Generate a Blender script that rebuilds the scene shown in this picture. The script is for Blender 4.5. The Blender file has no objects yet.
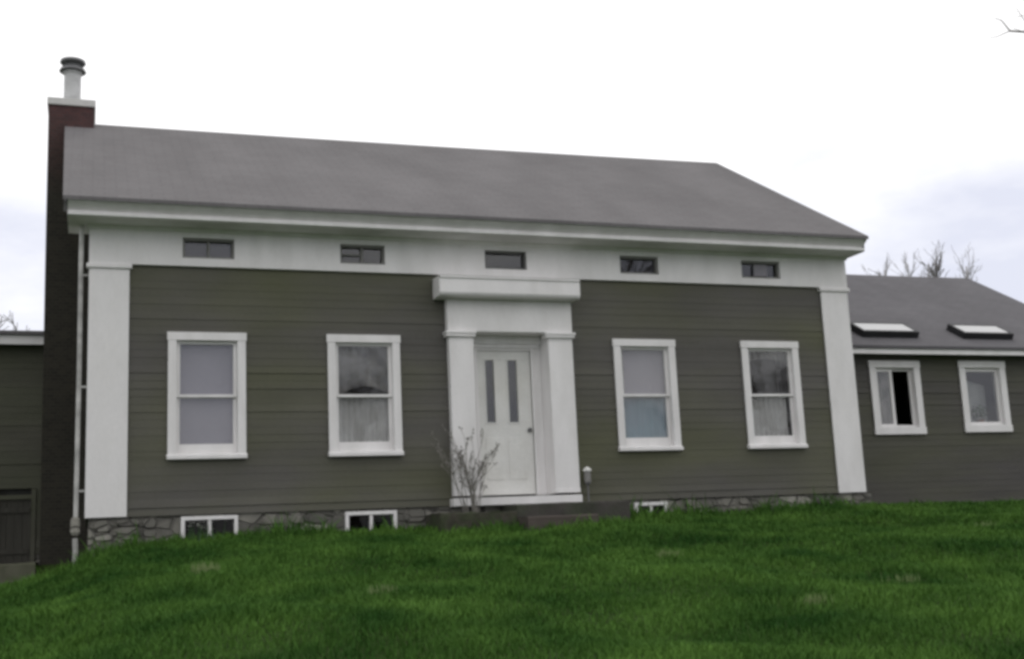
import bpy, math, random
import numpy as np
from mathutils import Vector, Matrix

R = math.radians
S = bpy.context.scene
COL = S.collection

# ------------------------------------------------------------------ camera
YAW, PITCH, ROLL = 0.34584485, 0.17861779, -0.04587014
CAM = Vector((-0.0123, -16.9915, -0.6073))
FPX = 1194.108
_f = Vector((math.sin(YAW)*math.cos(PITCH), math.cos(YAW)*math.cos(PITCH), math.sin(PITCH)))
_r = Vector((math.cos(YAW), -math.sin(YAW), 0))
_u = _r.cross(_f)
CR = math.cos(ROLL)*_r + math.sin(ROLL)*_u
CU = -math.sin(ROLL)*_r + math.cos(ROLL)*_u
CF = _f
cam_d = bpy.data.cameras.new("camera")
cam = bpy.data.objects.new("camera", cam_d)
COL.objects.link(cam)
cam.matrix_world = Matrix(((CR.x, CU.x, -CF.x, CAM.x), (CR.y, CU.y, -CF.y, CAM.y),
                           (CR.z, CU.z, -CF.z, CAM.z), (0, 0, 0, 1)))
cam_d.sensor_fit = 'HORIZONTAL'
cam_d.sensor_width = 36
cam_d.lens = FPX/1024*36
cam_d.clip_end = 3000
S.camera = cam

# ------------------------------------------------------------------ sky, sun, exposure
SUN_EL, SUN_AZ = R(52), R(12)            # hazy sun, high and behind the house (azimuth from +Y to +X)
CLOUD_BRIGHT, CLOUD_DIM = 12.6, 9.5
w = bpy.data.worlds.new("World"); S.world = w; w.use_nodes = True
nt = w.node_tree; nt.nodes.clear()
def N(t, tree=None, **kw):
    n = (tree or nt).nodes.new(t)
    for k, v in kw.items(): setattr(n, k, v)
    return n
L = nt.links.new
out = N('ShaderNodeOutputWorld'); bg = N('ShaderNodeBackground'); bg.inputs['Strength'].default_value = 0.1
sky = N('ShaderNodeTexSky', sky_type='NISHITA'); sky.sun_disc = False
sky.sun_elevation = SUN_EL; sky.sun_rotation = SUN_AZ
tc = N('ShaderNodeTexCoord'); mp = N('ShaderNodeMapping'); mp.inputs['Scale'].default_value = (1.5, 1.5, 4.0)
mp.inputs['Location'].default_value = (-3.85, 4.49, -0.5)
n1 = N('ShaderNodeTexNoise'); n1.inputs['Scale'].default_value = 2.1; n1.inputs['Detail'].default_value = 6; n1.inputs['Roughness'].default_value = .55
L(tc.outputs['Generated'], mp.inputs['Vector']); L(mp.outputs['Vector'], n1.inputs['Vector'])
# cloud deck: white aloft, a thinner lavender layer lower down
sx = N('ShaderNodeSeparateXYZ'); L(tc.outputs['Generated'], sx.inputs[0])
el = N('ShaderNodeMapRange'); el.inputs[1].default_value = .20; el.inputs[2].default_value = .40; el.inputs[3].default_value = 0.0; el.inputs[4].default_value = .36
L(sx.outputs['Z'], el.inputs[0])
ad = N('ShaderNodeMath', operation='ADD'); L(n1.outputs['Fac'], ad.inputs[0]); L(el.outputs[0], ad.inputs[1])
rp = N('ShaderNodeValToRGB')
rp.color_ramp.elements[0].position = .42; rp.color_ramp.elements[0].color = (0, 0, 0, 1)
rp.color_ramp.elements[1].position = .72; rp.color_ramp.elements[1].color = (1, 1, 1, 1)
L(ad.outputs[0], rp.inputs[0])
cl = N('ShaderNodeMix', data_type='RGBA')
cl.inputs['A'].default_value = (CLOUD_DIM*.855, CLOUD_DIM*.875, CLOUD_DIM*1.0, 1)
cl.inputs['B'].default_value = (CLOUD_BRIGHT, CLOUD_BRIGHT*.99, CLOUD_BRIGHT*.985, 1)
L(rp.outputs[0], cl.inputs['Factor'])
mx = N('ShaderNodeMix', data_type='RGBA'); mx.inputs['Factor'].default_value = .93
L(sky.outputs[0], mx.inputs['A']); L(cl.outputs['Result'], mx.inputs['B'])
L(mx.outputs['Result'], bg.inputs['Color']); L(bg.outputs[0], out.inputs[0])

sun_d = bpy.data.lights.new("sun", 'SUN'); sun_d.energy = .55; sun_d.angle = R(25); sun_d.color = (1, .97, .92)
sun = bpy.data.objects.new("sun", sun_d); COL.objects.link(sun)
sdir = Vector((math.sin(SUN_AZ)*math.cos(SUN_EL), math.cos(SUN_AZ)*math.cos(SUN_EL), math.sin(SUN_EL)))
sun.rotation_euler = sdir.to_track_quat('Z', 'Y').to_euler()
sun.location = (5, 20, 30)

S.view_settings.view_transform = 'Standard'; S.view_settings.look = 'None'
S.view_settings.exposure = 0; S.view_settings.gamma = 1
S.render.engine = 'CYCLES'
S.cycles.filter_width = 3.4              # an old, soft digital picture
S.cycles.use_denoising = True
S.cycles.max_bounces = 8

# ------------------------------------------------------------------ materials
def mat(name, c, rough=.7, var=.12, scale=3.0, bump=0.0, bscale=40.0, c2=None, c2amt=.5, c2scale=1.2, stretch=(1, 1, 1), spec=.3, fine=.06):
    m = bpy.data.materials.new(name); m.use_nodes = True
    t = m.node_tree; b = t.nodes['Principled BSDF']
    b.inputs['Roughness'].default_value = rough
    b.inputs['Specular IOR Level'].default_value = spec
    tcn = N('ShaderNodeTexCoord', t); mpn = N('ShaderNodeMapping', t); mpn.inputs['Scale'].default_value = stretch
    t.links.new(tcn.outputs['Object'], mpn.inputs['Vector'])
    a = N('ShaderNodeTexNoise', t); a.inputs['Scale'].default_value = scale; a.inputs['Detail'].default_value = 5
    t.links.new(mpn.outputs[0], a.inputs['Vector'])
    col = (c[0], c[1], c[2], 1)
    last = None
    if c2:
        n2 = N('ShaderNodeTexNoise', t); n2.inputs['Scale'].default_value = c2scale; n2.inputs['Detail'].default_value = 4
        t.links.new(mpn.outputs[0], n2.inputs['Vector'])
        r2 = N('ShaderNodeMapRange', t); r2.inputs[1].default_value = .4; r2.inputs[2].default_value = .65; r2.inputs[4].default_value = c2amt
        t.links.new(n2.outputs['Fac'], r2.inputs[0])
        mxn = N('ShaderNodeMix', t, data_type='RGBA'); mxn.inputs['A'].default_value = col; mxn.inputs['B'].default_value = (*c2, 1)
        t.links.new(r2.outputs[0], mxn.inputs['Factor']); last = mxn.outputs['Result']
    hv = N('ShaderNodeHueSaturation', t); hv.inputs['Color'].default_value = col
    if last: t.links.new(last, hv.inputs['Color'])
    fn = N('ShaderNodeTexNoise', t); fn.inputs['Scale'].default_value = bscale; fn.inputs['Detail'].default_value = 3
    t.links.new(mpn.outputs[0], fn.inputs['Vector'])
    m1 = N('ShaderNodeMapRange', t); m1.inputs[1].default_value = .25; m1.inputs[2].default_value = .75
    m1.inputs[3].default_value = 1-var; m1.inputs[4].default_value = 1+var
    t.links.new(a.outputs['Fac'], m1.inputs[0])
    m2 = N('ShaderNodeMapRange', t); m2.inputs[1].default_value = .25; m2.inputs[2].default_value = .75
    m2.inputs[3].default_value = 1-fine; m2.inputs[4].default_value = 1+fine
    t.links.new(fn.outputs['Fac'], m2.inputs[0])
    mm = N('ShaderNodeMath', t, operation='MULTIPLY'); t.links.new(m1.outputs[0], mm.inputs[0]); t.links.new(m2.outputs[0], mm.inputs[1])
    t.links.new(mm.outputs[0], hv.inputs['Value'])
    t.links.new(hv.outputs[0], b.inputs['Base Color'])
    if bump:
        bn = N('ShaderNodeBump', t); bn.inputs['Strength'].default_value = bump; bn.inputs['Distance'].default_value = .02
        t.links.new(fn.outputs['Fac'], bn.inputs['Height']); t.links.new(bn.outputs[0], b.inputs['Normal'])
    m['nodes'] = 1
    return m

def glass(name, tint=(.75, .78, .8), refl=.10):
    m = bpy.data.materials.new(name); m.use_nodes = True
    t = m.node_tree; t.nodes.clear()
    o = N('ShaderNodeOutputMaterial', t); tr = N('ShaderNodeBsdfTransparent', t); tr.inputs[0].default_value = (*tint, 1)
    g = N('ShaderNodeBsdfGlossy', t); g.inputs['Roughness'].default_value = .03; g.inputs[0].default_value = (1, 1, 1, 1)
    lw_ = N('ShaderNodeLayerWeight', t); lw_.inputs['Blend'].default_value = .5      # two-sided Schlick
    fr = N('ShaderNodeMath', t, operation='POWER'); fr.inputs[1].default_value = 5; t.links.new(lw_.outputs['Facing'], fr.inputs[0])
    ad_ = N('ShaderNodeMath', t, operation='MULTIPLY_ADD'); ad_.inputs[1].default_value = .5; ad_.inputs[2].default_value = refl
    ad_.use_clamp = True
    tcn = N('ShaderNodeTexCoord', t); nn = N('ShaderNodeTexNoise', t); nn.inputs['Scale'].default_value = 2.2
    t.links.new(tcn.outputs['Object'], nn.inputs['Vector'])
    bn = N('ShaderNodeBump', t); bn.inputs['Strength'].default_value = .06; bn.inputs['Distance'].default_value = .03
    t.links.new(nn.outputs['Fac'], bn.inputs['Height']); t.links.new(bn.outputs[0], g.inputs['Normal'])
    ms = N('ShaderNodeMixShader', t)
    t.links.new(fr.outputs[0], ad_.inputs[0]); t.links.new(ad_.outputs[0], ms.inputs[0])
    t.links.new(tr.outputs[0], ms.inputs[1]); t.links.new(g.outputs[0], ms.inputs[2]); t.links.new(ms.outputs[0], o.inputs[0])
    return m

def brick_mat(name, c1, c2, mortar, lowc, z0, z1, sc=4.5):
    m = mat(name, c1, .9, .1, 3, .0, 60)
    t = m.node_tree; b = t.nodes['Principled BSDF']
    geo = N('ShaderNodeNewGeometry', t); sp = N('ShaderNodeSeparateXYZ', t); t.links.new(geo.outputs['Position'], sp.inputs[0])
    su = N('ShaderNodeMath', t, operation='ADD'); t.links.new(sp.outputs['X'], su.inputs[0]); t.links.new(sp.outputs['Y'], su.inputs[1])
    cb = N('ShaderNodeCombineXYZ', t); t.links.new(su.outputs[0], cb.inputs[0]); t.links.new(sp.outputs['Z'], cb.inputs[1])
    br = N('ShaderNodeTexBrick', t); br.inputs['Scale'].default_value = sc
    br.inputs['Color1'].default_value = (*c1, 1); br.inputs['Color2'].default_value = (*c2, 1); br.inputs['Mortar'].default_value = (*mortar, 1)
    br.inputs['Mortar Size'].default_value = .02
    t.links.new(cb.outputs[0], br.inputs['Vector'])
    nz = N('ShaderNodeTexNoise', t); nz.inputs['Scale'].default_value = 1.4; nz.inputs['Detail'].default_value = 4
    t.links.new(geo.outputs['Position'], nz.inputs['Vector'])
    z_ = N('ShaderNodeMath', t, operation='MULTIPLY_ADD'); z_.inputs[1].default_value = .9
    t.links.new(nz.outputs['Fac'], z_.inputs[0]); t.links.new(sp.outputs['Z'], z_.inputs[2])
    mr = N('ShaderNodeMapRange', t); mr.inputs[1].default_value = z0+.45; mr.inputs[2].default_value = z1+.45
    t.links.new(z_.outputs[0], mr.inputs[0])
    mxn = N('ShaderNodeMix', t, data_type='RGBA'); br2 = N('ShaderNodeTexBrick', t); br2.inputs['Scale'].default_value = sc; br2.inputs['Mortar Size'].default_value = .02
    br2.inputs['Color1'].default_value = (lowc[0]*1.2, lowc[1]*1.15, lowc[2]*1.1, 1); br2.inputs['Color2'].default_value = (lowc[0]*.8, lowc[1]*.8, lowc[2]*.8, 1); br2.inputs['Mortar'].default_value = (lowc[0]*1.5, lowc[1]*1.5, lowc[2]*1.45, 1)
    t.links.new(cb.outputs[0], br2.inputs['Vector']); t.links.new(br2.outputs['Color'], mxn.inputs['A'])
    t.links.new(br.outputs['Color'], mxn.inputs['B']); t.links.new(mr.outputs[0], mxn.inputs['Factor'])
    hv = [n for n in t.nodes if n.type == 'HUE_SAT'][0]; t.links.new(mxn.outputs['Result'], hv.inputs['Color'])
    bn = N('ShaderNodeBump', t); bn.inputs['Strength'].default_value = .6; bn.inputs['Distance'].default_value = .01
    t.links.new(br.outputs['Fac'], bn.inputs['Height']); bn.invert = True
    t.links.new(bn.outputs[0], b.inputs['Normal'])
    return m

def stone_mat(name):
    m = mat(name, (.2, .19, .165), .95, .25, 4, 0, 50)
    t = m.node_tree; b = t.nodes['Principled BSDF']
    tcn = N('ShaderNodeTexCoord', t); mpn = N('ShaderNodeMapping', t); mpn.inputs['Scale'].default_value = (3.6, 3.6, 6)
    t.links.new(tcn.outputs['Object'], mpn.inputs[0])
    v = N('ShaderNodeTexVoronoi', t); v.inputs['Scale'].default_value = 1.0
    ve = N('ShaderNodeTexVoronoi', t, feature='DISTANCE_TO_EDGE'); ve.inputs['Scale'].default_value = 1.0
    t.links.new(mpn.outputs[0], v.inputs['Vector']); t.links.new(mpn.outputs[0], ve.inputs['Vector'])
    sp = N('ShaderNodeSeparateColor', t); t.links.new(v.outputs['Color'], sp.inputs[0])
    cr = N('ShaderNodeValToRGB', t)
    cr.color_ramp.elements[0].color = (.10, .098, .088, 1); cr.color_ramp.elements[1].color = (.34, .33, .29, 1)
    e = cr.color_ramp.elements.new(.55); e.color = (.19, .182, .16, 1)
    t.links.new(sp.outputs[0], cr.inputs[0])
    mr = N('ShaderNodeMapRange', t); mr.inputs[1].default_value = .02; mr.inputs[2].default_value = .09
    t.links.new(ve.outputs['Distance'], mr.inputs[0])
    mxn = N('ShaderNodeMix', t, data_type='RGBA'); mxn.inputs['A'].default_value = (.13, .125, .112, 1)
    t.links.new(cr.outputs[0], mxn.inputs['B']); t.links.new(mr.outputs[0], mxn.inputs['Factor'])
    hv = [n for n in t.nodes if n.type == 'HUE_SAT'][0]; t.links.new(mxn.outputs['Result'], hv.inputs['Color'])
    bn = N('ShaderNodeBump', t); bn.inputs['Strength'].default_value = .9; bn.inputs['Distance'].default_value = .03
    t.links.new(mr.outputs[0], bn.inputs['Height']); t.links.new(bn.outputs[0], b.inputs['Normal'])
    return m

def shingle_mat(name, c):
    m = mat(name, c, .92, .13, .7, .0, 30, spec=.15, fine=.10, stretch=(1.4, .6, .6))
    t = m.node_tree; b = t.nodes['Principled BSDF']
    geo = N('ShaderNodeNewGeometry', t); sp = N('ShaderNodeSeparateXYZ', t); t.links.new(geo.outputs['Position'], sp.inputs[0])
    cb = N('ShaderNodeCombineXYZ', t); t.links.new(sp.outputs['X'], cb.inputs[0])
    yy = N('ShaderNodeMath', t, operation='MULTIPLY'); yy.inputs[1].default_value = 1.16
    t.links.new(sp.outputs['Y'], yy.inputs[0]); t.links.new(yy.outputs[0], cb.inputs[1])
    br = N('ShaderNodeTexBrick', t); br.inputs['Scale'].default_value = 1.0
    br.inputs['Brick Width'].default_value = .31; br.inputs['Row Height'].default_value = .14
    br.inputs['Color1'].default_value = (c[0]*1.04, c[1]*1.04, c[2]*1.04, 1); br.inputs['Color2'].default_value = (c[0]*.95, c[1]*.95, c[2]*.95, 1)
    br.inputs['Mortar'].default_value = (c[0]*.84, c[1]*.84, c[2]*.84, 1); br.inputs['Mortar Size'].default_value = .009
    t.links.new(cb.outputs[0], br.inputs['Vector'])
    hv = [n for n in t.nodes if n.type == 'HUE_SAT'][0]; t.links.new(br.outputs['Color'], hv.inputs['Color'])
    bn = N('ShaderNodeBump', t); bn.inputs['Strength'].default_value = .3; bn.inputs['Distance'].default_value = .008; bn.invert = True
    t.links.new(br.outputs['Fac'], bn.inputs['Height']); t.links.new(bn.outputs[0], b.inputs['Normal'])
    return m

M = {}
M['white'] = mat('white_paint', (.80, .782, .778), .6, .06, 1.6, .14, 26, c2=(.68, .665, .65), c2amt=.5, c2scale=1.7, fine=.03, stretch=(2.2, 2.2, .7))
M['white_old'] = mat('weathered_white_paint', (.74, .735, .71), .6, .07, 2.0, .15, 30, c2=(.6, .59, .54), c2amt=.5, c2scale=1.6)
M['siding'] = mat('olive_siding_paint', (.106, .101, .092), .72, .13, 1.2, .15, 30, c2=(.104, .106, .066), c2amt=1.0, c2scale=.42, stretch=(.6, .6, 1.6), spec=.25)
M['siding_dark'] = mat('dark_olive_siding_paint', (.085, .083, .066), .75, .12, 1.2, .15, 30, c2=(.078, .082, .056), c2amt=.8, c2scale=.5, stretch=(.6, .6, 3), spec=.2)
M['siding_wing'] = mat('grey_olive_siding_paint', (.088, .083, .08), .75, .10, 1.2, .15, 30, c2=(.096, .097, .068), c2amt=.8, c2scale=.4, stretch=(.6, .6, 3), spec=.2)
M['roof'] = shingle_mat('grey_asphalt_shingles', (.158, .151, .154))
M['roof_wing'] = shingle_mat('grey_wing_shingles', (.130, .126, .134))
M['stone'] = stone_mat('fieldstone')
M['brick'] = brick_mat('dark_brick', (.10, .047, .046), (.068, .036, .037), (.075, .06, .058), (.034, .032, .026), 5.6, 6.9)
M['crown'] = mat('chimney_mortar', (.66, .65, .63), .9, .1, 4, .3, 40, c2=(.4, .39, .38), c2amt=.4, c2scale=4)
M['pipe'] = mat('mottled_painted_pipe', (.58, .57, .55), .6, .2, 5, .15, 30, c2=(.2, .2, .19), c2amt=.8, c2scale=2.6)
M['metal'] = mat('galvanised_metal', (.55, .55, .55), .5, .12, 6, .05, 40, c2=(.36, .36, .36), c2amt=.6, c2scale=5)
M['metal_dark'] = mat('weathered_dark_metal', (.16, .16, .165), .6, .15, 8, .05, 40)
M['dark_trim'] = mat('dark_grey_trim', (.12, .12, .115), .7, .12, 5, .1, 40)
M['sash_attic'] = mat('attic_sash_grey', (.22, .215, .205), .7, .12, 5, .1, 40)
M['black_metal'] = mat('black_flashing', (.022, .022, .024), .55, .15, 5, .05, 40)
M['wood_dark'] = mat('dark_stained_wood', (.05, .048, .04), .8, .2, 4, .3, 30, stretch=(4, 4, .5))
M['wood_black'] = mat('blackened_boards', (.026, .026, .023), .85, .2, 4, .3, 30, stretch=(6, 6, .5))
M['wood_brown'] = mat('weathered_brown_plank', (.078, .065, .057), .85, .2, 4, .3, 30, stretch=(.5, 4, 4))
M['slab'] = mat('pale_concrete', (.15, .15, .11), .95, .2, 3, .4, 30, c2=(.08, .09, .05), c2amt=.6, c2scale=2.5)
M['darkstone'] = mat('dark_mossy_stone', (.062, .057, .052), .95, .25, 3, .5, 22, c2=(.04, .05, .03), c2amt=.7, c2scale=2.2)
M['glass'] = glass('window_glass', (.93, .93, .93), .05)
M['glass_sky'] = glass('skylight_glass', (.16, .17, .18), .42)
M['glass_dark'] = glass('attic_glass', (.6, .6, .6), .06)
M['glass_cellar'] = glass('cellar_glass', (.5, .5, .5), .012)
M['blind'] = mat('lilac_grey_blind', (.31, .295, .33), .9, .06, 2, 0, 30)
M['reflection_teal'] = mat('teal_reflection_cloth', (.15, .24, .29), .9, .1, 2, 0, 30, c2=(.22, .27, .33), c2amt=.6, c2scale=1.6)  # teal tone of a pane reflection put into cloth colour
M['lace'] = mat('pale_grey_curtain', (.42, .42, .41), .95, .1, 6, .2, 25, stretch=(4, 1, 1))
M['net'] = mat('grey_net', (.40, .41, .40), .95, .1, 3, 0, 25)
M['cloth_dim'] = mat('drab_curtain_and_reflection', (.24, .235, .225), .95, .2, 4, .2, 25, c2=(.07, .07, .07), c2amt=.8, c2scale=3)  # wing curtain, and cloths that imitate dark reflections in the sash windows
M['reflection_dark'] = mat('dark_reflection_cloth', (.075, .075, .08), .95, .2, 4, .1, 25)  # dark tone stands in for a reflection in the glass
M['interior'] = mat('dim_interior_plaster', (.16, .155, .15), .95, .1, 2, 0, 30)
M['bark'] = mat('grey_bark', (.13, .115, .10), .9, .25, 6, .5, 40)
M['bark_faded'] = mat('distance_faded_bark', (.42, .41, .42), .9, .2, 6, .3, 40)  # fading with distance put into the bark colour
M['bark_mid'] = mat('half_faded_bark', (.22, .21, .21), .9, .2, 6, .3, 40)  # bark lightened part way for distance fade
M['stem'] = mat('grey_shrub_stem', (.20, .19, .17), .9, .25, 9, .3, 50)
M['bud'] = mat('grey_green_bud', (.24, .235, .19), .85, .2, 9, .1, 50)
M['petal'] = mat('white_petal', (.62, .64, .58), .8, .1, 9, 0, 50)
M['straw'] = mat('dry_straw', (.19, .25, .10), .9, .2, 9, 0, 50)
M['leaf'] = mat('green_leaf', (.05, .1, .04), .6, .2, 9, 0, 50)
M['terracotta'] = mat('terracotta', (.22, .1, .06), .85, .15, 9, .1, 50)
M['bed'] = mat('dark_bed_soil', (.058, .054, .042), .95, .3, 5, .8, 26, c2=(.04, .055, .025), c2amt=.8, c2scale=4)
M['soil'] = mat('lawn_soil', (.026, .05, .013), .95, .25, .8, .6, 14, c2=(.036, .05, .016), c2amt=.7, c2scale=.5, spec=.04)

# grass: clump-sized tone change of the blades themselves
def grass_mat(name, ca, cb, scale):
    m = bpy.data.materials.new(name); m.use_nodes = True
    t = m.node_tree; b = t.nodes['Principled BSDF']; b.inputs['Roughness'].default_value = .6; b.inputs['Specular IOR Level'].default_value = .06
    tcn = N('ShaderNodeTexCoord', t)
    a = N('ShaderNodeTexNoise', t); a.inputs['Scale'].default_value = scale; a.inputs['Detail'].default_value = 5; a.inputs['Roughness'].default_value = .62
    t.links.new(tcn.outputs['Object'], a.inputs['Vector'])
    mr = N('ShaderNodeMapRange', t); mr.inputs[1].default_value = .33; mr.inputs[2].default_value = .67
    t.links.new(a.outputs['Fac'], mr.inputs[0])
    mxn = N('ShaderNodeMix', t, data_type='RGBA'); mxn.inputs['A'].default_value = (*ca, 1); mxn.inputs['B'].default_value = (*cb, 1)
    t.links.new(mr.outputs[0], mxn.inputs['Factor'])
    wn = N('ShaderNodeTexNoise', t); wn.inputs['Scale'].default_value = 60
    t.links.new(tcn.outputs['Object'], wn.inputs['Vector'])
    m2 = N('ShaderNodeMapRange', t); m2.inputs[1].default_value = .3; m2.inputs[2].default_value = .7; m2.inputs[3].default_value = .82; m2.inputs[4].default_value = 1.18
    t.links.new(wn.outputs['Fac'], m2.inputs[0])
    hv = N('ShaderNodeHueSaturation', t); t.links.new(mxn.outputs['Result'], hv.inputs['Color']); t.links.new(m2.outputs[0], hv.inputs['Value'])
    t.links.new(hv.outputs[0], b.inputs['Base Color'])
    return m
M['grass'] = grass_mat('spring_grass', (.024, .074, .013), (.096, .196, .036), .85)

# ------------------------------------------------------------------ mesh helpers
class MB:
    def __init__(s): s.v = []; s.f = []
    def add(s, vs, fs):
        o = len(s.v); s.v += [tuple(p) for p in vs]; s.f += [tuple(i+o for i in f) for f in fs]; return s
    def box(s, x0, x1, y0, y1, z0, z1):
        return s.add([(x0, y0, z0), (x1, y0, z0), (x1, y1, z0), (x0, y1, z0), (x0, y0, z1), (x1, y0, z1), (x1, y1, z1), (x0, y1, z1)],
                     [(0, 3, 2, 1), (4, 5, 6, 7), (0, 1, 5, 4), (1, 2, 6, 5), (2, 3, 7, 6), (3, 0, 4, 7)])
    def prism_x(s, prof, x0, x1):       # profile of (y, z) points extruded along x
        n = len(prof)
        return s.add([(x0, y, z) for y, z in prof]+[(x1, y, z) for y, z in prof],
                     [tuple(range(n))[::-1], tuple(range(n, 2*n))]+[(i, (i+1) % n, n+(i+1) % n, n+i) for i in range(n)])
    def prism_y(s, prof, y0, y1):       # profile of (x, z) points
        n = len(prof)
        return s.add([(x, y0, z) for x, z in prof]+[(x, y1, z) for x, z in prof],
                     [tuple(range(n)), tuple(range(n, 2*n))[::-1]]+[(i, n+i, n+(i+1) % n, (i+1) % n) for i in range(n)])
    def lathe(s, prof, cx, cy, n=24):    # (r, z)
        vs = []; fs = []
        for r, z in prof:
            for k in range(n):
                a = 2*math.pi*k/n; vs.append((cx+r*math.cos(a), cy+r*math.sin(a), z))
        for j in range(len(prof)-1):
            for k in range(n):
                fs.append((j*n+k, j*n+(k+1) % n, (j+1)*n+(k+1) % n, (j+1)*n+k))
        fs.append(tuple(range(n))[::-1]); fs.append(tuple((len(prof)-1)*n+k for k in range(n)))
        return s.add(vs, fs)
    def tube(s, pts, rad, n=6):
        pts = [Vector(p) for p in pts]; vs = []; fs = []
        for i, p in enumerate(pts):
            d = (pts[min(i+1, len(pts)-1)]-pts[max(i-1, 0)]).normalized()
            a = d.orthogonal().normalized() if i == 0 else (a-d*a.dot(d)).normalized()
            b = d.cross(a)
            r = rad[i] if hasattr(rad, '__len__') else rad
            for k in range(n):
                t = 2*math.pi*k/n; vs.append(p+a*(r*math.cos(t))+b*(r*math.sin(t)))
        for i in range(len(pts)-1):
            for k in range(n): fs.append((i*n+k, i*n+(k+1) % n, (i+1)*n+(k+1) % n, (i+1)*n+k))
        fs.append(tuple(range(n))[::-1]); fs.append(tuple((len(pts)-1)*n+k for k in range(n)))
        return s.add(vs, fs)
    def build(s, name, m, parent=None, label=None, bevel=0, smooth=False, loc=None):
        me = bpy.data.meshes.new(name); me.from_pydata(s.v, [], s.f); me.update()
        o = bpy.data.objects.new(name, me); COL.objects.link(o)
        me.materials.append(M[m] if isinstance(m, str) else m)
        if parent: o.parent = parent
        if loc: o.location = loc
        if label: o['label'] = label
        if smooth:
            for p in me.polygons: p.use_smooth = True
        if bevel:
            b = o.modifiers.new('bevel', 'BEVEL'); b.width = bevel; b.segments = 2; b.limit_method = 'ANGLE'
        return o

def thing(name, label, cat, loc=(0, 0, 0), group=None):
    o = bpy.data.objects.new(name, None); COL.objects.link(o); o.location = loc; o.empty_display_size = .2
    tag(o, label, cat, group); return o
def tag(o, label=None, cat=None, group=None, kind=None):
    if label: o['label'] = label
    if cat: o['category'] = cat
    if group: o['group'] = group
    if kind: o['kind'] = kind
    return o

def spans(x0, x1, holes, za, zb):
    cuts = sorted((h[0], h[1]) for h in holes if h[2] < zb-1e-6 and h[3] > za+1e-6)
    r = []; x = x0
    for a, b in cuts:
        if a > x: r.append((x, min(a, x1)))
        x = max(x, b)
    if x < x1: r.append((x, x1))
    return r
def zcuts(za, zb, holes):
    z = sorted({za, zb} | {h[k] for h in holes for k in (2, 3) if za+1e-4 < h[k] < zb-1e-4})
    return list(zip(z[:-1], z[1:]))

def wall_x(mb, x0, x1, z0, z1, y0, y1, holes):      # plain wall facing -y with rectangular openings
    for za, zb in zcuts(z0, z1, holes):
        for a, b in spans(x0, x1, holes, za, zb): mb.box(a, b, y0, y1, za, zb)

def clapboards(mb, x0, x1, z0, z1, y, holes, expo=.108, lip=.007, seed=1):
    """lapped boards facing -y; each board wedge leans out to a thin lower edge"""
    rng = random.Random(seed)
    nrow = max(1, round((z1-z0)/expo)); e = (z1-z0)/nrow
    for i in range(nrow):
        ra, rb = z0+i*e, z0+(i+1)*e
        l = lip*(rng.uniform(1.3, 2.1) if rng.random() < .14 else rng.uniform(.3, .6))
        dz = rng.uniform(-.003, .003)
        for za, zb in zcuts(ra, rb, holes):
            ya = y-l*(1-(za-ra)/e); yb = y-l*(1-(zb-ra)/e)
            for a, b in spans(x0, x1, holes, za, zb):
                # butt joints: a hairline step between two lengths of board
                xs = [a]
                if b-a > 2.5: xs.append(rng.uniform(a+.8, b-.8))
                xs.append(b)
                for p, q in zip(xs[:-1], xs[1:]):
                    j = rng.uniform(-.0025, .0025)
                    zl = za+(dz if za == ra and i > 0 else 0)
                    mb.add([(p, ya+j, zl), (q, ya+j, zl), (q, yb, zb), (p, yb, zb), (p, y+.004, zl), (q, y+.004, zl)],
                           [(0, 1, 2, 3), (0, 4, 5, 1), (0, 3, 4), (1, 5, 2)])
def clapboards_side(mb, fn, z0, z1, x, sgn, expo=.108, lip=.016):
    """boards on a gable wall at x (outward = sgn); fn(z) -> (y0, y1)"""
    n = round((z1-z0)/expo); e = (z1-z0)/n
    for i in range(n):
        za, zb = z0+i*e, z0+(i+1)*e
        a0, b0 = fn(za); a1, b1 = fn(zb)
        mb.add([(x+sgn*lip, a0, za), (x+sgn*lip, b0, za), (x, b1, zb), (x, a1, zb), (x-sgn*.004, a0, za), (x-sgn*.004, b0, za)],
               [(0, 1, 2, 3), (0, 4, 5, 1)])

# ------------------------------------------------------------------ ground
def h0(x):
    return float(np.interp(x, [-60, -8, -2.2, -.9, -.3, .3, 1.2, 2.2, 5, 9, 12.4, 14, 20, 60],
                              [-1.45, -1.1, -.93, -.88, -.72, -.50, -.385, -.36, -.34, -.31, -.27, -.29, -.34, -.7]))
def ground_z(x, y):
    base = h0(x)
    und = .035*math.sin(x*1.3+y*.9)+.03*math.sin(x*.55-y*1.7+1)+.02*math.sin(2.6*x+2.1*y)
    if y > -.5:
        z = base
        if x < .2 and y > 1.0:            # the side yard by the cellar door is level
            k = min(1, max(0, (y-3.4)/.3)); z = base*(1-k)+(-.58)*k
        if y > 60: z -= (y-60)*.01
        return z+und*.2*max(0, 1-(y+.5)/6)
    s = min(1.0, (-.5-y)/16.5)
    foot = -2.2
    p = s**.92
    z = base*(1-p)+foot*p
    if y < -17: z = foot - .012*(-17-y)
    return z+und*min(1, .25+(-.5-y)/3)
xs = np.unique(np.concatenate([np.linspace(-400, -30, 16), np.linspace(-30, -8, 23), np.linspace(-8, 24, 161), np.linspace(24, 60, 25), np.linspace(60, 500, 16)]))
ys = np.unique(np.concatenate([np.linspace(-400, -40, 12), np.linspace(-40, -18, 23), np.linspace(-18, 6, 121), np.linspace(6, 60, 28), np.linspace(60, 700, 16)]))
mb = MB()
mb.v = [(x, y, ground_z(x, y)) for y in ys for x in xs]
nx = len(xs)
mb.f = [(j*nx+i, j*nx+i+1, (j+1)*nx+i+1, (j+1)*nx+i) for j in range(len(ys)-1) for i in range(nx-1)]
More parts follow.
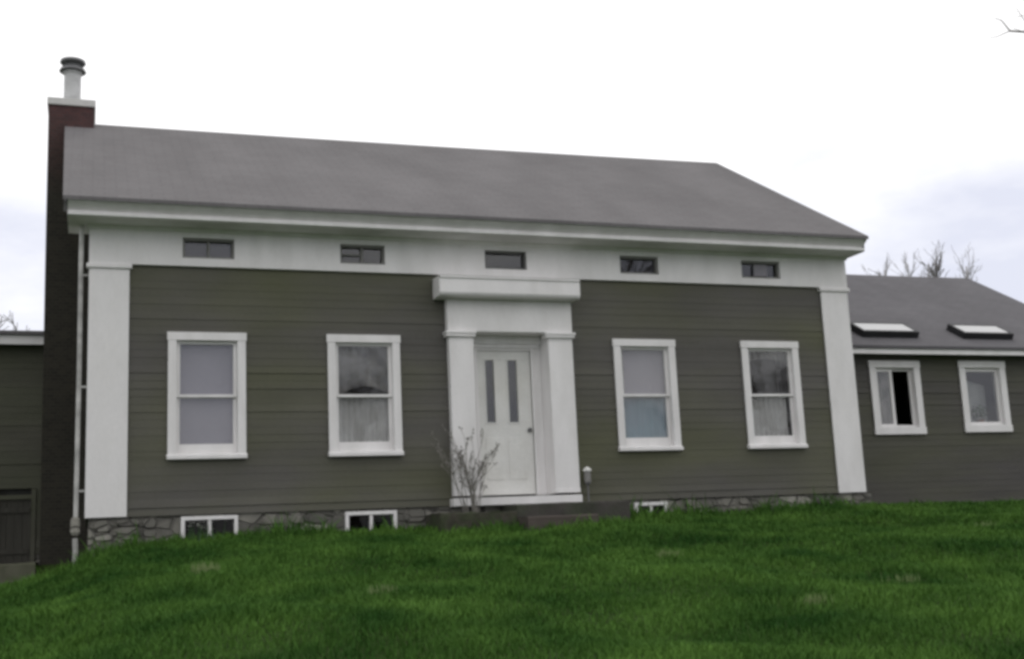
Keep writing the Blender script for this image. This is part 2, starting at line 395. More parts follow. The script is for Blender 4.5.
lawn = mb.build('lawn_ground', 'soil', smooth=True); tag(lawn, kind='structure')

# ------------------------------------------------------------------ the house
W, D = 12.2, 8.34
house = thing('house', 'long olive green clapboard farmhouse with white corner pilasters and grey shingle roof', 'house')
ZF0, ZF1 = 3.47, 4.03       # frieze
WIN = [(1.02, 2.08), (3.245, 4.32), (7.78, 8.857), (10.074, 11.149)]
WZ0, WZ1 = .752, 2.526
ATT = [(1.21, 1.925), (3.455, 4.13), (5.70, 6.385), (7.975, 8.66), (10.19, 10.93)]
AZ0, AZ1 = 3.59, 3.885
BAS = [(1.2, 1.97, -.40, -.02), (3.46, 4.22, -.42, -.03), (7.99, 8.56, -.38, -.04)]

holes = [(a+.05, b-.05, WZ0+.05, WZ1-.05) for a, b in WIN]+[(5.10, 6.98, -.1, 3.0)]
mb = MB()
clapboards(mb, .46, W-.46, 0, ZF0, 0, holes)
wall_x(mb, 0.003, W-.003, 0, ZF0, .006, .16, holes)
gable = lambda z: (0.03, D-.03) if z < 4.1 else (max(.03, (z-4.1)/.587-.1), min(D-.03, D+.1-(z-4.1)/.587))
for x, sg in ((0.0, -1), (W, 1)):
    clapboards_side(mb, gable, 0, 6.7, x, sg)
    a = x if sg < 0 else x-.15
    b = a+.15
    mb.prism_x([(.162, 0), (D-.162, 0), (D-.162, 4.15), (D/2, 6.75), (.162, 4.15)], a+.004, b-.004)
mb.box(0, W, D-.16, D, 0, 4.1)
mb.build('wall', 'siding', house)

# foundation of field stones
mb = MB()
wall_x(mb, .02, W-.02, -1.2, -.002, .03, .33, BAS)
mb.box(.02, .32, .332, D-.02, -1.2, -.002); mb.box(W-.32, W-.02, .332, D-.02, -1.2, -.002)
rng = random.Random(5)
x = .06
while x < W-.1:                       # rough face stones just proud of the wall
    wd = rng.uniform(.14, .38); z = -.02
    if not any(a-.06 < x+wd and x < b+.06 for a, b, _, _ in BAS) and not (4.7 < x+wd and x < 8.0):
        while z > -.75:
            hh = rng.uniform(.1, .2); t = rng.uniform(.01, .05); g = .012
            X0, X1, Z1, Z0 = x+g, x+wd-g, z-g*.6, z-hh
            c = .3*min(X1-X0, Z1-Z0)
            j = lambda: rng.uniform(-.012, .012)
            pr = [(X0+c+j(), Z0), (X1-c+j(), Z0), (X1, Z0+c+j()), (X1, Z1-c+j()), (X1-c+j(), Z1), (X0+c+j(), Z1), (X0, Z1-c+j()), (X0, Z0+c+j())]
            cx, cz = (X0+X1)/2, (Z0+Z1)/2
            fr = [(cx+(px-cx)*.8, pz+(cz-pz)*.2) for px, pz in pr]
            n = 8
            mb.add([(px, .028, pz) for px, pz in pr]+[(px, .028-t, pz) for px, pz in fr],
                   [tuple(range(n, 2*n))]+[(i, (i+1) % n, n+(i+1) % n, n+i) for i in range(n)])
            z -= hh
    x += wd
mb.box(.322, W-.322, D-.34, D-.02, -1.2, -.002)
mb.build('foundation', 'stone', house)

# corner pilasters (front face and return), each with a capital
for x0, x1, sg in ((0, .5, -1), (W-.5, W, 1)):
    mb = MB(); e = .03
    a, b = (x0-e, x1) if sg < 0 else (x0, x1+e)
    mb.box(a, b, -.045, -.0165, 0, 3.40)
    if sg < 0: mb.box(a, -.0165, -.0160, .45, 0, 3.40)
    else: mb.box(W+.0165, b, -.0160, .45, 0, 3.40)
    p = mb.build('corner_pilaster', 'white', house, bevel=.004)
    mb = MB(); mb.box(a-.035, b+.035, -.08, .5 if False else .03, 3.402, 3.468)
    mb.build('capital', 'white', p, bevel=.012)

# frieze with openings for the attic windows
mb = MB()
ah = [(a, b, AZ0, AZ1) for a, b in ATT]
wall_x(mb, -.035, W+.035, ZF0+.001, ZF1+.02, -.055, .155, ah)
mb.box(-.035, -.004, .157, 1.0, ZF0+.001, ZF1+.02); mb.box(W+.004, W+.035, .157, 1.0, ZF0+.001, ZF1+.02)
mb.build('frieze', 'white', house)
ainfo = ['', 'attic window with a centre bar', '', '', 'attic window with a pale square pane in its middle']
for k, (a, b) in enumerate(ATT):
    mb = MB(); g = .003; f = .035
    mb.box(a+g, b-g, -.012, .10, AZ0+g, AZ0+f); mb.box(a+g, b-g, -.012, .10, AZ1-f, AZ1-g)
    mb.box(a+g, a+f, -.012, .10, AZ0+f, AZ1-f); mb.box(b-f, b-g, -.012, .10, AZ0+f, AZ1-f)
    if k in (0, 1): mb.box((a+b)/2-.018, (a+b)/2+.018, .0, .09, AZ0+f, AZ1-f)
    if k == 1: mb.box(a+f, (a+b)/2-.019, .01, .08, (AZ0+AZ1)/2-.012, (AZ0+AZ1)/2+.012)
    wn = mb.build('attic_window', 'sash_attic' if k in (0, 1, 3, 4) else 'dark_trim', house, ainfo[k] or None, bevel=.004)
    MB().box(a+f, b-f, .05, .056, AZ0+f, AZ1-f).build('pane', 'glass_dark', wn)
    if k == 0: MB().box(a+f, b-f, .062, .066, AZ0+f, AZ1-f-.05).build('shade', 'blind', wn, 'drab shade behind the glass')
    if k == 4: MB().box(a+.27, a+.52, .0, .04, AZ0+.05, AZ1-.05).build('vent_cover', 'blind', wn, 'pale grey square vent cover')

# cornice: crown moulding, boxed soffit, returns
XL, XR = -.375, 12.345
mb = MB()
mb.prism_x([(-.60, 4.205), (-.60, 4.182), (-.575, 4.172), (-.53, 4.135), (-.49, 4.098), (-.475, 4.083), (-.51, 4.072), (-.515, 4.06), (-.515, 4.022), (-.48, 4.008), (.45, 4.008), (.45, 4.205)], XL+.06, XR-.02)
mb.prism_x([(-.10, 4.007), (-.10, 3.995), (-.075, 3.965), (-.056, 3.955), (-.056, 4.007)], -.06, W+.06)
mb.build('cornice', 'white', house)
for sgn, xa, xb in ((-1, XL+.02, 0), (1, W, XR-.02)):   # raking boards on the gables
    mb = MB()
    x0, x1 = (XL+.01, XL+.05) if sgn < 0 else (XR-.05, XR-.01)
    s_ = .587
    mb.add([(x, y, z) for x in (x0, x1) for y, z in ((-.5, 4.20), (4.17, 6.93), (8.84, 4.20), (8.84, 4.06), (4.17, 6.74), (-.5, 4.06))],
           [(0, 1, 4, 5), (1, 2, 3, 4), (11, 10, 7, 6), (10, 9, 8, 7), (0, 6, 7, 1), (1, 7, 8, 2), (5, 4, 10, 11), (4, 3, 9, 10), (0, 5, 11, 6), (2, 8, 9, 3)])
    mb.build('raking_board', 'dark_trim', house)

# main roof: two pitches, sagging very slightly towards the chimney end
def roof_mesh(x0, x1, ye, ze, yr, zl, zr, t=.055, skew=0):
    mb = MB(); n = 24; yb = 2*yr-ye
    for i in range(n+1):
        k = i/n; x = x0+(x1-x0)*k; zz = zl+(zr-zl)*k-.02*math.sin(math.pi*k)
        for dz in (0, -t):
            mb.v += [(x, ye, ze+dz), (x-skew*(1-k)*.5, (ye+yr)/2, (ze+zz)/2-.008*math.sin(7*k)+dz), (x-skew*(1-k), yr, zz+dz), (x-skew*(1-k)*.5, (yb+yr)/2, (ze+zz)/2+dz), (x, yb, ze+dz)]
    for i in range(n):
        o, q = i*10, (i+1)*10
        for j in range(4):
            mb.f.append((o+j, q+j, q+j+1, o+j+1)); mb.f.append((o+5+j, o+6+j, q+6+j, q+5+j))
        mb.f.append((o, o+5, q+5, q)); mb.f.append((o+4, q+4, q+9, o+9))
    for o in (0, n*10):
        for j in range(4): mb.f.append((o+j, o+j+1, o+6+j, o+5+j))
    return mb
roof = roof_mesh(XL, XR, -.625, 4.248, 4.17, 6.985, 7.095, skew=.10).build('roof', 'roof', house, 'main roof of grey asphalt shingles')
# sash windows
def sash_window(a, b, z0, z1, kind, label):
    mb = MB(); c = .115; y0, y1 = -.048, -.0165
    mb.box(a, a+c, y0, y1, z0+.06, z1-c); mb.box(b-c, b, y0, y1, z0+.06, z1-c)
    mb.box(a-.012, b+.012, y0-.006, y1, z1-c, z1)
    mb.prism_x([(-.085, z0), (-.0165, z0), (.15, z0+.0), (.15, z0+.075), (-.0165, z0+.075), (-.085, z0+.05)], a-.01, b+.01)
    for p, q in ((a+.085, a+c), (b-c, b-.085)): mb.box(p, q, y1+.0005, .158, z0+.076, z1-c)   # jambs
    mb.box(a+.085, b-.085, y1+.0005, .158, z1-c, z1-.085)
    wn = mb.build('window', 'white', house, label, bevel=.004)
    i0, i1, s0, s1 = a+c, b-c, z0+.078, z1-c
    mid = (s0+s1)/2+.035
    st = .052
    def sash(za, zb, y, bot):
        m_ = MB(); m_.box(i0+.002, i0+st, y, y+.035, za, zb); m_.box(i1-st, i1-.002, y, y+.035, za, zb)
        m_.box(i0+st, i1-st, y, y+.035, za, za+bot); m_.box(i0+st, i1-st, y, y+.035, zb-.042, zb)
        m_.build('sash', 'white', wn, bevel=.004)
        MB().box(i0+st, i1-st, y+.015, y+.02, za+bot, zb-.042).build('pane', 'glass', wn)
    sash(mid-.04, s1-.002, .022, .04); sash(s0+.002, mid, .060, .135)
    # what hangs behind the glass
    def cloth(za, zb, m_, lab, name, x0=None, x1=None, amp=.012, nf=9, y=.125, arch=0, hang=0):
        x0 = i0+.005 if x0 is None else x0; x1 = i1-.005 if x1 is None else x1
        k = MB(); n = 60
        for j in range(n+1):
            t = j/n; x = x0+(x1-x0)*t; yy = y+amp*math.sin(t*nf*2*math.pi)
            zl = za+arch*math.sin(math.pi*t)+hang*t
            k.v += [(x, yy, zl), (x, yy, zb), (x, yy+.004, zl), (x, yy+.004, zb)]
        for j in range(n):
            o = j*4; k.f += [(o, o+4, o+5, o+1), (o+2, o+3, o+7, o+6), (o, o+2, o+6, o+4), (o+1, o+5, o+7, o+3)]
        k.build(name, m_, wn, lab)
    if kind == 'blind':
        cloth(s0, s1, 'blind', 'lilac grey blind drawn to the sill', 'blind', amp=.002, nf=1)
    elif kind == 'cafe':
        cloth(s0, mid-.02, 'lace', 'pale lower curtain', 'curtain', nf=10)
        cloth(mid-.06, s1, 'cloth_dim', 'drab gathered cloth standing in for a dark reflection', 'curtain', nf=5, y=.15, arch=.16, hang=.08)  # added cloth, arched to imitate the mirrored tree's dark shape
    elif kind == 'teal':
        cloth(mid-.05, s1, 'blind', 'lilac grey blind half drawn', 'blind', amp=.002, nf=1)
        cloth(s0, mid, 'reflection_teal', 'lower cloth coloured as a teal grey reflection', 'curtain', amp=.01, nf=4, y=.15)  # cloth colour imitates a teal reflection in the lower pane
    elif kind == 'dark_upper':
        cloth(s1-.26, s1, 'cloth_dim', 'drab swagged cloth in place of a dark reflection', 'curtain', nf=7, arch=.12, y=.14)  # added cloth shaped to imitate a dark reflection at the top
        cloth(s0, mid-.04, 'lace', 'pale lower curtain', 'curtain', nf=8, x1=i1-.10)
        cloth(mid-.3, s1, 'reflection_dark', 'dark side cloth acting as a reflection', 'curtain', nf=2, x0=i1-.2, y=.165)  # added dark cloth imitating the reflection's dark side
    return wn
sash_window(*WIN[0], WZ0, WZ1, 'blind', 'sash window with a lilac grey blind fully down')
sash_window(*WIN[1], WZ0, WZ1, 'cafe', 'sash window with pale lower curtain and painted dark reflection above')
sash_window(*WIN[2], WZ0, WZ1, 'teal', 'sash window with teal grey lower pane')
sash_window(*WIN[3], WZ0, WZ1, 'dark_upper', 'sash window with painted dark reflection and pale lower curtain')

# basement windows
for k, (a, b, z0, z1) in enumerate(BAS):
    mb = MB(); f = .055; y0, y1 = -.012, .14
    mb.box(a+.004, b-.004, y0, y1, z1-f, z1-.004)
    mb.box(a+.004, a+f, y0, y1, z0+.004, z1-f); mb.box(b-f, b-.004, y0, y1, z0+.004, z1-f)
    mb.box((a+b)/2-.022, (a+b)/2+.022, y0+.01, y1-.02, z0+f, z1-f); mb.box(a+f, b-f, y0, y1, z0+.004, z0+f)
    bw = mb.build('basement_window', 'white', house, bevel=.004)
    for p, q in ((a+f, (a+b)/2-.022), ((a+b)/2+.022, b-f)):
        MB().box(p, q, .05, .055, z0+f, z1-f).build('pane', 'glass_cellar', bw)

# entrance: deep surround with pilasters, entablature and hood
EX0, EX1 = 5.04, 7.04
mb = MB()
mb.box(EX0-.005, EX1+.005, -.150, -.02, 2.585, 3.078)                    # entablature board
mb.box(5.43, 6.64, -.02, .24, 2.585, 2.64)                              # recess ceiling
mb.box(5.40, 5.43, -.02, .36, .13, 2.585); mb.box(6.64, 6.67, -.02, .36, .13, 2.585)
mb.box(5.43, 5.585, .24, .36, .13, 2.585); mb.box(6.49, 6.64, .24, .36, .13, 2.585)
mb.box(5.585, 6.49, .24, .36, 2.36, 2.585)
mb.box(5.44, 6.63, .17, .239, 2.46, 2.584); mb.box(5.44, 6.63, .205, .239, 2.40, 2.459)       # stepped head mouldings
mb.box(5.555, 5.60, .215, .239, .135, 2.399); mb.box(6.475, 6.52, .215, .239, .135, 2.399)
ent = mb.build('door_surround', 'white', house, bevel=.005)
for a, b in ((5.05, 5.43), (6.64, 7.035)):
    m_ = MB(); m_.box(a, b, -.155, -.02, .135, 2.50); m_.box(a-.004, b+.004, -.159, -.02, .135, .20)
    m_.build('pilaster', 'white', ent, bevel=.005)
    m_ = MB(); m_.box(a-.045, b+.03, -.195, -.02, 2.50, 2.545); m_.box(a-.06, b+.045, -.21, -.02, 2.545, 2.583)
    m_.build('capital', 'white', ent, bevel=.006)
mb = MB()
mb.prism_x([(-.40, 3.13), (-.40, 3.34), (-.42, 3.345), (-.42, 3.375), (-.02, 3.40), (-.02, 3.08), (-.36, 3.08), (-.385, 3.10)], 4.86, 7.11)
mb.build('hood', 'white', ent, bevel=.006)
MB().box(5.02, 7.04, -.21, .36, -.015, .10).build('threshold', 'white', ent, bevel=.006)

# front door with two tall lights, panels and knob
mb = MB(); dx0, dx1, dz0, dz1 = 5.60, 6.475, .15, 2.355
yd = .265
GL = [(5.735, 5.875), (6.10, 6.25)]; gz0, gz1 = 1.25, 2.215
wall_x(mb, dx0, dx1, dz0, dz1, yd, yd+.045, [(a, b, gz0, gz1) for a, b in GL])
for a, b in GL:                                                            # glazing beads
    mb.box(a-.025, a, yd-.012, yd-.0005, gz0-.025, gz1+.025); mb.box(b, b+.025, yd-.012, yd-.0005, gz0-.025, gz1+.025)
    mb.box(a, b, yd-.012, yd-.0005, gz1, gz1+.025); mb.box(a, b, yd-.012, yd-.0005, gz0-.025, gz0)
for a, b in ((5.70, 5.98), (6.06, 6.34)):                                  # raised lower panels
    mb.box(a, b, yd-.010, yd-.0005, .38, 1.02)
door = mb.build('door', 'white_old', house, bevel=.004)
for a, b in GL: MB().box(a, b, yd+.018, yd+.024, gz0, gz1).build('pane', 'glass', door)
mb = MB(); mb.tube([(6.415, yd-.001, 1.13), (6.415, yd-.012, 1.13)], [.034, .034], 14)
mb.tube([(6.415, yd-.012, 1.13), (6.415, yd-.03, 1.13), (6.415, yd-.042, 1.13), (6.415, yd-.062, 1.13), (6.415, yd-.07, 1.13)], [.012, .012, .026, .028, .014], 14)
mb.build('knob', 'metal_dark', door, smooth=True)

# downspout at the left corner with a grey drain boot
mb = MB(); xd = -.145
mb.tube([(xd+.01, .0, 4.013), (xd+.008, .02, 3.6), (xd+.012, .03, 2.0), (xd+.004, .03, 0.0)], .03, 8)
for z in (3.3, 1.75, .35): mb.box(xd+.02, xd+.11, .02, .05, z, z+.025)
ds = mb.build('downspout', 'pipe', house)
mb = MB(); mb.lathe([(.034, .02), (.055, .0), (.06, -.06), (.06, -.18), (.036, -.22)], xd+.0, .03, 12)
mb.build('drain_boot', 'stone', ds, smooth=False)
mb = MB(); mb.tube([(xd, .03, -.26), (xd+.01, .0, -.45), (xd, -.05, -.75)], .035, 8); mb.build('drain_pipe', 'pipe', ds)

# chimney against the left gable
mb = MB()
CY0, CY1 = 3.82, 4.62
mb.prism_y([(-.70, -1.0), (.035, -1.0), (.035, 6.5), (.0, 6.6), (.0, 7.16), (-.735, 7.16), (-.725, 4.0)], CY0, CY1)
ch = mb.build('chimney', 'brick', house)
mb = MB(); mb.box(-.755, .025, CY0-.035, CY1+.035, 7.16, 7.285)
mb.add([(-.73, CY0-.02, 7.285), (.0, CY0-.02, 7.285), (.0, CY1+.02, 7.285), (-.73, CY1+.02, 7.285), (-.55, CY0+.2, 7.37), (-.17, CY0+.2, 7.37), (-.17, CY1-.2, 7.37), (-.55, CY1-.2, 7.37)],
       [(4, 5, 6, 7), (0, 1, 5, 4), (1, 2, 6, 5), (2, 3, 7, 6), (3, 0, 4, 7)])
mb.build('chimney_crown', 'crown', ch, bevel=.008)
fx, fy = -.365, 4.2
MB().lathe([(.14, 7.34), (.14, 7.88), (.16, 7.88), (.16, 7.91), (.14, 7.91)], fx, fy, 24).build('flue_pipe', 'metal', ch, smooth=False)
mb = MB(); mb.lathe([(.12, 7.911), (.225, 7.93), (.20, 7.98), (.14, 8.01), (.135, 8.03)], fx, fy, 24)
mb.lathe([(.19, 8.065), (.215, 8.09), (.205, 8.13), (.12, 8.16), (.03, 8.17)], fx, fy, 24)
mb.lathe([(.14, 8.025), (.145, 8.03), (.145, 8.07), (.14, 8.075)], fx, fy, 24)
mb.build('flue_hood', 'metal_dark', ch)

# ---- lower wing on the right
WX1, WY = 19.05, 1.2
WEZ, WRY, WRZ = 2.60, 5.02, 5.03
CAS = [(13.42, 14.52, 1.06, 2.42), (15.42, 16.49, 1.08, 2.43)]
whol = [(a+.05, b-.05, c+.05, d-.05) for a, b, c, d in CAS]
mb = MB()
clapboards(mb, W+.03, WX1, -.35, 2.58, WY, whol, seed=7)
wall_x(mb, W+.02, WX1-.002, -.35, 2.58, WY+.006, WY+.16, whol)
mb.box(WX1-.15, WX1, WY+.162, 8.8, -.35, 2.58); mb.box(W, WX1-.152, 8.65, 8.8, -.35, 2.58)
mb.prism_x([(WY+.05, 2.582), (8.84, 2.582), (WRY, 4.9)], WX1-.15, WX1-.003)
mb.build('wall', 'siding_wing', house, 'grey olive clapboard wall of the low right wing')
mb = MB(); mb.box(W+.02, WX1-.01, WY+.02, WY+.3, -1.2, -.352); mb.build('foundation', 'stone', house, 'low stone footing of the right wing')
mb = MB()
mb.prism_x([(WY-.33, 2.50), (WY-.33, 2.60), (WY-.30, 2.62), (WY+.2, 2.62), (WY+.2, 2.585), (WY-.29, 2.585), (WY-.29, 2.50)], W+.03, WX1+.16)
mb.build('fascia', 'white', house, 'white eave board of the right wing')
rw = roof_mesh(W+.002, WX1+.2, WY-.36, 2.645, WRY, 5.03, 5.03).build('roof', 'roof_wing', house, 'grey shingle roof of the low right wing')
wsl = (5.03-2.645)/(WRY-(WY-.36))
wang = math.atan(wsl)
def on_wing(x, y, n=0.0):        # point on the wing's front slope, n above it
    return Vector((x, y-n*math.sin(wang), 2.645+(y-(WY-.36))*wsl+n*math.cos(wang)))
def slope_box(mb, x0, x1, ya, yb, n0, n1):
    c = [on_wing(x, y, n) for n in (n0, n1) for x, y in ((x0, ya), (x1, ya), (x1, yb), (x0, yb))]
    return mb.add(c, [(0, 3, 2, 1), (4, 5, 6, 7), (0, 1, 5, 4), (1, 2, 6, 5), (2, 3, 7, 6), (3, 0, 4, 7)])
SKY = [(13.38, 14.62), (15.66, 16.82)]
for a, b in SKY:
    mb = MB(); y0, y1 = 1.22, 1.68; fw = .06
    for args in ((a, b, y0, y0+fw), (a, b, y1-fw, y1), (a, a+fw, y0+fw, y1-fw), (b-fw, b, y0+fw, y1-fw)):
        slope_box(mb, *args, .002, .125)
    sk = mb.build('skylight', 'black_metal', house, bevel=.006)
    slope_box(MB(), a+fw, b-fw, y0+fw, y1-fw, .105, .12).build('pane', 'glass_sky', sk)

# wing windows: the first has its casement swung open, the second is shut
def wing_frame(a, b, z0, z1, label):
    mb = MB(); c = .13; y0, y1 = WY-.048, WY-.0165
    mb.box(a, a+c, y0, y1, z0+c, z1-c); mb.box(b-c, b, y0, y1, z0+c, z1-c); mb.box(a-.01, b+.01, y0-.006, y1, z1-c, z1); mb.box(a-.01, b+.01, y0-.012, y1, z0, z0+c)
    for p, q in ((a+.09, a+c), (b-c, b-.09)): mb.box(p, q, y1+.0005, WY+.158, z0+c, z1-c)
    mb.box(a+.09, b-.09, y1+.0005, WY+.158, z1-c, z1-.09); mb.box(a+.09, b-.09, y1+.0005, WY+.158, z0+.09, z0+c)
    return mb.build('window', 'white', house, label, bevel=.004), (a+c, b-c, z0+c, z1-c)
def leaf(parent, w_, z0, z1, st=.06):
    f = MB(); f.box(0, st, 0, .035, z0, z1); f.box(w_-st, w_, 0, .035, z0, z1); f.box(st, w_-st, 0, .035, z0, z0+st); f.box(st, w_-st, 0, .035, z1-st, z1)
    s_ = f.build('sash', 'white', parent, bevel=.004)
    g_ = MB().box(st, w_-st, .014, .02, z0+st, z1-st).build('pane', 'glass', parent)
    return s_, g_
wn, (i0, i1, s0, s1) = wing_frame(*CAS[0], 'wing window with its right half open and dark inside')
lw = (i1-i0)*.46
s_, g_ = leaf(wn, lw, s0+.006, s1-.006)
for o in (s_, g_): o.location = (i0+.006, WY+.02, 0)
mb = MB(); mb.box(i1-.05, i1-.002, WY+.06, WY+.095, s0+.004, s1-.004); mb.box(i0+lw+.01, i1-.05, WY+.06, WY+.095, s1-.05, s1-.004)
mb.box(i0+lw+.01, i1-.05, WY+.06, WY+.095, s0+.004, s0+.05); mb.build('sash', 'white', wn, bevel=.003)
k = MB(); n = 16
for j in range(n+1):
    t = j/n; xx = i0+.02+(lw+.05)*t; yy = WY+.2+.012*math.sin(t*20)
    k.v += [(xx, yy, s0), (xx, yy, s1), (xx, yy+.004, s0), (xx, yy+.004, s1)]
for j in range(n):
    o = j*4; k.f += [(o, o+4, o+5, o+1), (o+2, o+3, o+7, o+6), (o, o+2, o+6, o+4), (o+1, o+5, o+7, o+3)]
k.build('curtain', 'cloth_dim', wn, 'drab curtain drawn to one side')
wn, (i0, i1, s0, s1) = wing_frame(*CAS[1], 'shut wing window with a plant behind its glass')
s_, g_ = leaf(wn, i1-i0-.012, s0+.006, s1-.006)
for o in (s_, g_): o.location = (i0+.006, WY+.02, 0)
k = MB(); n = 40
for j in range(n+1):
    t = j/n; xx = i0+.02+(i1-i0-.04)*t; yy = WY+.40+.006*math.sin(t*14); zl = s0+.02
    zt = s1-.16-.18*abs(t-.35)
    k.v += [(xx, yy, zl), (xx, yy, zt), (xx, yy+.004, zl), (xx, yy+.004, zt)]
for j in range(n):
    o = j*4; k.f += [(o, o+4, o+5, o+1), (o+2, o+3, o+7, o+6), (o, o+2, o+6, o+4), (o+1, o+5, o+7, o+3)]
k.build('curtain', 'net', wn, 'pale grey net curtain')

t = thing('potted_plant', 'round green potted plant behind the shut wing window', 'plant', (16.02, WY+.24, 1.215))
MB().lathe([(.05, -.005), (.07, .10), (.078, .10), (.078, .12), (.06, .12)], 0, 0, 14).build('pot', 'terracotta', t)
rng = random.Random(77); mb = MB()
for q in range(110):
    v = Vector((rng.gauss(0, 1), rng.gauss(0, .5), rng.gauss(0, 1))).normalized(); c = v*rng.uniform(.08, .17)+Vector((0, 0, .27)); c.y = max(-.07, c.y)
    e1 = v.orthogonal().normalized()*.03; e2 = v.cross(e1).normalized()*.018
    mb.add([c-e1, c+e2, c+e1, c-e2], [(0, 1, 2, 3)])
mb.build('leaves', 'leaf', t)
# ---- low wing behind the chimney on the left
LY = 4.75
mb = MB()
dh = [(-1.47, -.80, -.75, .70)]
clapboards(mb, -9, .02, -.4, 3.16, LY, dh, seed=9)
wall_x(mb, -9, .03, -.4, 3.16, LY+.006, LY+.16, dh)
mb.box(-9, -8.85, LY+.162, 8.3, -.4, 3.16); mb.box(-8.848, -.02, 8.15, 8.3, -.4, 3.16)
mb.build('wall', 'siding_dark', house, 'dark olive clapboard wall of the low left wing')
mb = MB(); wall_x(mb, -8.98, .04, -1.3, -.402, LY+.02, LY+.3, [(-1.47, -.80, -1.3, .7)]); mb.box(-8.98, .04, 7.95, 8.25, -1.3, -.402); mb.box(-8.98, -8.7, LY+.302, 7.948, -1.3, -.402); mb.build('foundation', 'stone', house, 'stone footing of the left wing')
mb = MB(); mb.prism_x([(LY-.26, 3.11), (LY-.26, 3.265), (LY+.1, 3.275), (LY+.1, 3.17), (LY-.23, 3.165), (LY-.23, 3.11)], -9.2, -.74)
mb.build('fascia', 'white', house, 'white eave board of the left wing')
mb = MB(); mb.prism_x([(LY-.32, 3.27), (LY-.32, 3.335), (6.5, 3.62), (8.6, 3.335), (8.6, 3.27), (6.5, 3.55)], -9.25, -.742)
mb.build('roof', 'roof', house, 'shallow roof of the left wing')
# low cellar door
mb = MB(); mb.box(-1.462, -1.39, LY-.03, LY+.1, -.6, .692); mb.box(-.878, -.808, LY-.03, LY+.1, -.6, .692)
mb.box(-1.39, -.878, LY-.03, LY+.1, .52, .592)
cd = mb.build('cellar_door', 'siding_dark', house, 'low dark cellar door in a plain frame')
MB().box(-1.39, -.878, LY+.05, LY+.09, .592, .69).build('transom', 'wood_black', cd)
mb = MB()
for i in range(4): mb.box(-1.388+i*.127, -1.388+i*.127+.122, LY+.01+.004*(i % 2), LY+.05, -.58, .518)
mb.box(-1.36, -.90, LY-.012, LY+.0095, .30, .38); mb.box(-1.36, -.90, LY-.012, LY+.0095, -.38, -.30)
mb.build('board_panel', 'wood_dark', cd)

# ------------------------------------------------------------------ things by the house
def rough_block(mb, x0, x1, y0, y1, z0, z1, seed, nx_=10, amp=.02):
    rng = random.Random(seed); prof = []
    for i in range(nx_+1):
        x = x0+(x1-x0)*i/nx_; a, b, c = (rng.uniform(-amp, amp) for _ in range(3))
        mb.v += [(x+a*.3, y0+a, z0), (x+b*.3, y0+b+.01, z1-.02), (x, y0+.04, z1+c*.4), (x, y1, z1), (x, y1, z0)]
    o0 = len(mb.v)-5*(nx_+1)
    for i in range(nx_):
        o, q = o0+i*5, o0+(i+1)*5
        for j in range(5): mb.f.append((o+j, q+j, q+(j+1) % 5, o+(j+1) % 5))
    mb.f.append(tuple(o0+j for j in range(5))[::-1]); mb.f.append(tuple(o0+5*nx_+j for j in range(5)))
    return mb
st = rough_block(MB(), 5.78, 7.55, -.78, -.02, -.7, -.03, 3, 12).build('doorstep', 'darkstone')
tag(st, 'dark mossy stone doorstep under the white threshold', 'doorstep')
bd = rough_block(MB(), 4.64, 5.77, -.80, -.02, -.7, -.12, 12, 12, .035).build('soil_bed', 'bed'); tag(bd, kind='structure')
st = rough_block(MB(), 5.78, 6.85, -1.22, -.80, -.75, -.22, 8, 8, .012).build('wooden_step', 'wood_brown')
tag(st, 'short brown weathered step in front of the dark stone doorstep', 'step')
sl = rough_block(MB(), -4.5, -.74, 3.35, 4.72, -1.2, -.535, 4, 10, .02).build('paving_slab', 'slab')
tag(sl, 'pale worn slab on the ground before the cellar door', 'slab')

# small path lantern beside the entrance
t = thing('garden_lantern', 'small pale capped lantern beside the right entrance pilaster', 'lantern', (7.17, -.14, -.03))
MB().lathe([(.045, -.0), (.045, .02), (.012, .03), (.012, .27), (.04, .29), (.05, .31)], 0, 0, 12).build('post', 'metal_dark', t)
MB().lathe([(.05, .312), (.052, .33), (.052, .46), (.05, .47)], 0, 0, 14).build('lamp_glass', 'sash_attic', t)
MB().lathe([(.06, .472), (.07, .49), (.055, .52), (.025, .54), (.008, .55)], 0, 0, 14).build('cap', 'white_old', t, smooth=True)

# ------------------------------------------------------------------ bare trees and shrubs
def grow(mb, p, d, length, r, depth, rng, spread, ratio=.68, kids=(2, 3), seg=4, droop=.0, tips=None, rmin=.002):
    pts = [Vector(p)]; rad = [r]; dd = Vector(d).normalized()
    for i in range(seg):
        dd = (dd+Vector((rng.uniform(-1, 1), rng.uniform(-1, 1), rng.uniform(-.6, 1)))*.16+Vector((0, 0, -droop))).normalized()
        pts.append(pts[-1]+dd*(length/seg)); rad.append(max(rmin, r*(1-.5*(i+1)/seg)))
    mb.tube(pts, rad, 5 if r < .03 else 8)
    if depth <= 0:
        if tips is not None: tips.append((pts[-1], dd)); tips.append((pts[-2], dd))
        return
    for k in range(rng.randint(*kids)+1):
        i = rng.randint(max(1, seg//2), seg)
        ax = Vector((rng.uniform(-1, 1), rng.uniform(-1, 1), rng.uniform(-1, 1))).normalized()
        nd = (Matrix.Rotation(R(rng.uniform(*spread)), 3, dd.cross(ax).normalized()) @ dd)
        grow(mb, pts[i], nd, length*ratio*rng.uniform(.75, 1.15), max(rmin, rad[i]*.72), depth-1, rng, spread, ratio, kids, seg, droop, tips, rmin)

